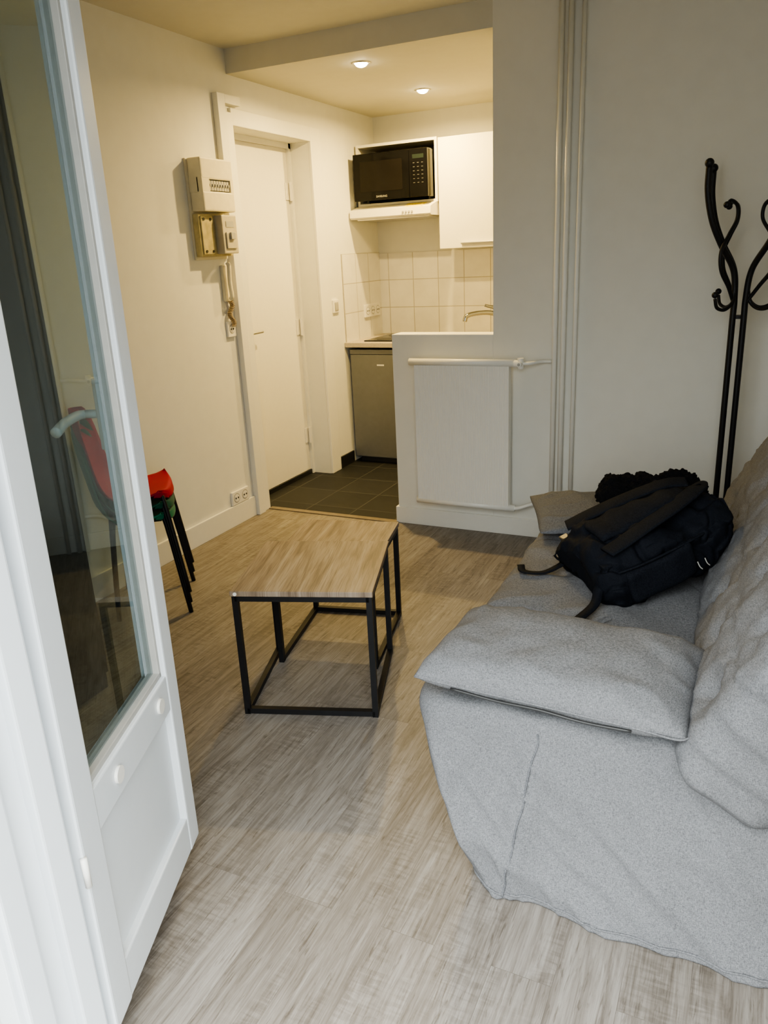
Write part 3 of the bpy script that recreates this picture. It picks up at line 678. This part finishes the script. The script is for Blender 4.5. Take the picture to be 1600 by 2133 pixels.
# ------------------------------------------------------------------ wall fittings (side wall)
o=thing("fuse_box","cream fuse box with breakers above a yellowed board","fuse box",(XL,3.50,1.49))
x0=XL
mk("board",*join(boxg(x0,x0+.012,3.33,3.60,1.47,1.95,.003)),CREAM,o)
mk("fuse_housing",*join(boxg(x0+.012,x0+.095,3.34,3.60,1.85,1.95,.008),boxg(x0+.012,x0+.095,3.34,3.60,1.70,1.795,.008),boxg(x0+.012,x0+.07,3.34,3.60,1.79,1.86,.002),boxg(x0+.06,x0+.094,3.34,3.40,1.785,1.86,.002),boxg(x0+.06,x0+.094,3.575,3.60,1.785,1.86,.002)),CREAM,o)
for k in range(8):
    y=3.402+k*.0215
    mk("breaker",*join(boxg(x0+.07,x0+.086,y,y+.018,1.799,1.846,.001),boxg(x0+.086,x0+.092,y+.006,y+.014,1.818,1.83,.001)),GREYP,o)
mk("breaker_gap",*boxg(x0+.070,x0+.072,3.40,3.576,1.794,1.851),DARKP,o)
mk("lower_panel",*join(boxg(x0+.012,x0+.05,3.335,3.595,1.485,1.69,.004)),YELL,o,label="yellowed mounting board")
mk("panel_flap",*boxg(x0+.05,x0+.058,3.345,3.44,1.495,1.68,.004),YELL,o)
mk("main_switch",*join(boxg(x0+.05,x0+.10,3.46,3.585,1.495,1.685,.006),boxg(x0+.10,x0+.108,3.48,3.565,1.52,1.60,.003)),BEIGE,o)
mk("switch_lever",*join(boxg(x0+.108,x0+.120,3.505,3.54,1.565,1.60,.002)),GREYP,o)
mk("switch_label",*join(boxg(x0+.10,x0+.102,3.49,3.555,1.625,1.655)),GREYP,o)
for y in (3.365,3.42):
    for z in (1.51,1.665): mk("bolt",*cyl((x0+.058,y,z),.007,.004,'X'),DARKP,o)
o=thing("intercom_handset","cream wall intercom handset with a coiled cord","intercom",(XL,3.56,1.26))
mk("base_plate",*boxg(x0,x0+.020,3.53,3.58,1.25,1.44,.006),CREAM,o)
mk("handset",*tube([(x0+.036,3.555,1.45),(x0+.044,3.555,1.43),(x0+.040,3.555,1.35),(x0+.044,3.555,1.28),(x0+.034,3.555,1.26)],.012,10),CREAM,o,smooth=True)
cp=[]
for i in range(120):
    t=i/119; a=i*.9; cp.append((x0+.022+.012*math.cos(a),3.565+.014*math.sin(t*9)+.012*math.sin(a),1.252-.135*t))
mk("coiled_cord",*tube(cp,.0032,5,sub=2),plain("beige_cord",(.38,.29,.17),.5),o,smooth=True)
def plate(name,label,cat,y0,y1,z0,z1,n,x=XL,group=None):
    o=thing(name,label,cat,(x,(y0+y1)/2,z0),group=group)
    mk("plate",*boxg(x,x+.014,y0,y1,z0,z1,.003),WHITEP,o)
    p=(y1-y0)/n; r=min(p,z1-z0)*.36
    for k in range(n):
        yc=y0+p*(k+.5); zc=(z0+z1)/2
        mk("socket_well",*cyl((x+.0125,yc,zc),r,.002,'X'),GREYP,o)
        mk("socket_face",*cyl((x+.0125,yc,zc),r*.82,.003,'X'),WHITEP,o)
        for s in (-1,1): mk("socket_hole",*cyl((x+.015,yc+s*r*.4,zc),.0055,.002,'X',10),DARKP,o)
plate("wall_socket","white single socket below the intercom cord","socket",3.53,3.60,1.06,1.145,1)
plate("wall_socket","white double socket above the skirting board","socket",3.40,3.56,.122,.20,2)
plate("wall_socket","white triple socket on the kitchen tiles","socket",5.19,5.44,1.02,1.11,3,XL+.009)
o=thing("light_switch","white rocker light switch beside the entrance door","light switch",(XL,4.775,1.09))
mk("plate",*boxg(x0,x0+.012,4.735,4.815,1.09,1.175,.003),WHITEP,o); mk("rocker",*boxg(x0+.012,x0+.017,4.752,4.798,1.105,1.16,.002),GREYP,o)

# ------------------------------------------------------------------ light: overcast sky outside the open window
wd=bpy.data.worlds.new("World"); bpy.context.scene.world=wd; wd.use_nodes=True; t=wd.node_tree
bg=t.nodes["Background"]; bg.inputs[1].default_value=11.5
tc=N(t,"ShaderNodeTexCoord"); sp=N(t,"ShaderNodeSeparateXYZ"); L(t,tc.outputs["Generated"],sp.inputs[0])
mr=N(t,"ShaderNodeMapRange"); mr.inputs[1].default_value=-.2; mr.inputs[2].default_value=.7; L(t,sp.outputs["Z"],mr.inputs[0])
L(t,ramp(t,mr.outputs[0],[(0,(.10,.10,.097)),(.25,(.215,.228,.226)),(1,(.93,.98,.985))]),bg.inputs[0])
pl=bpy.data.lights.new("window_portal","AREA"); pl.shape="RECTANGLE"; pl.size=1.25; pl.size_y=2.15; pl.cycles.is_portal=True
po=bpy.data.objects.new("window_portal",pl); COL.objects.link(po); po.location=(-.34,.44,1.12); po.rotation_euler=(math.radians(90),0,0)
bpy.context.scene.view_settings.look="AgX - Medium High Contrast"

# ------------------------------------------------------------------ camera
yaw,pitch,roll=.45782,.32221,.04946
f=Vector((-math.sin(yaw)*math.cos(pitch),math.cos(yaw)*math.cos(pitch),-math.sin(pitch)))
r=Vector((math.cos(yaw),math.sin(yaw),0)); dn=f.cross(r)
r2=r*math.cos(roll)+dn*math.sin(roll); d2=-r*math.sin(roll)+dn*math.cos(roll)
cd=bpy.data.cameras.new("camera"); cam=bpy.data.objects.new("camera",cd); COL.objects.link(cam)
Mc=Matrix((r2,-d2,-f)).transposed().to_4x4(); Mc.translation=(0,0,1.45); cam.matrix_world=Mc
cd.sensor_fit="VERTICAL"; cd.sensor_height=24; cd.lens=24*1601.34/2133; cd.clip_start=.02
bpy.context.scene.camera=cam
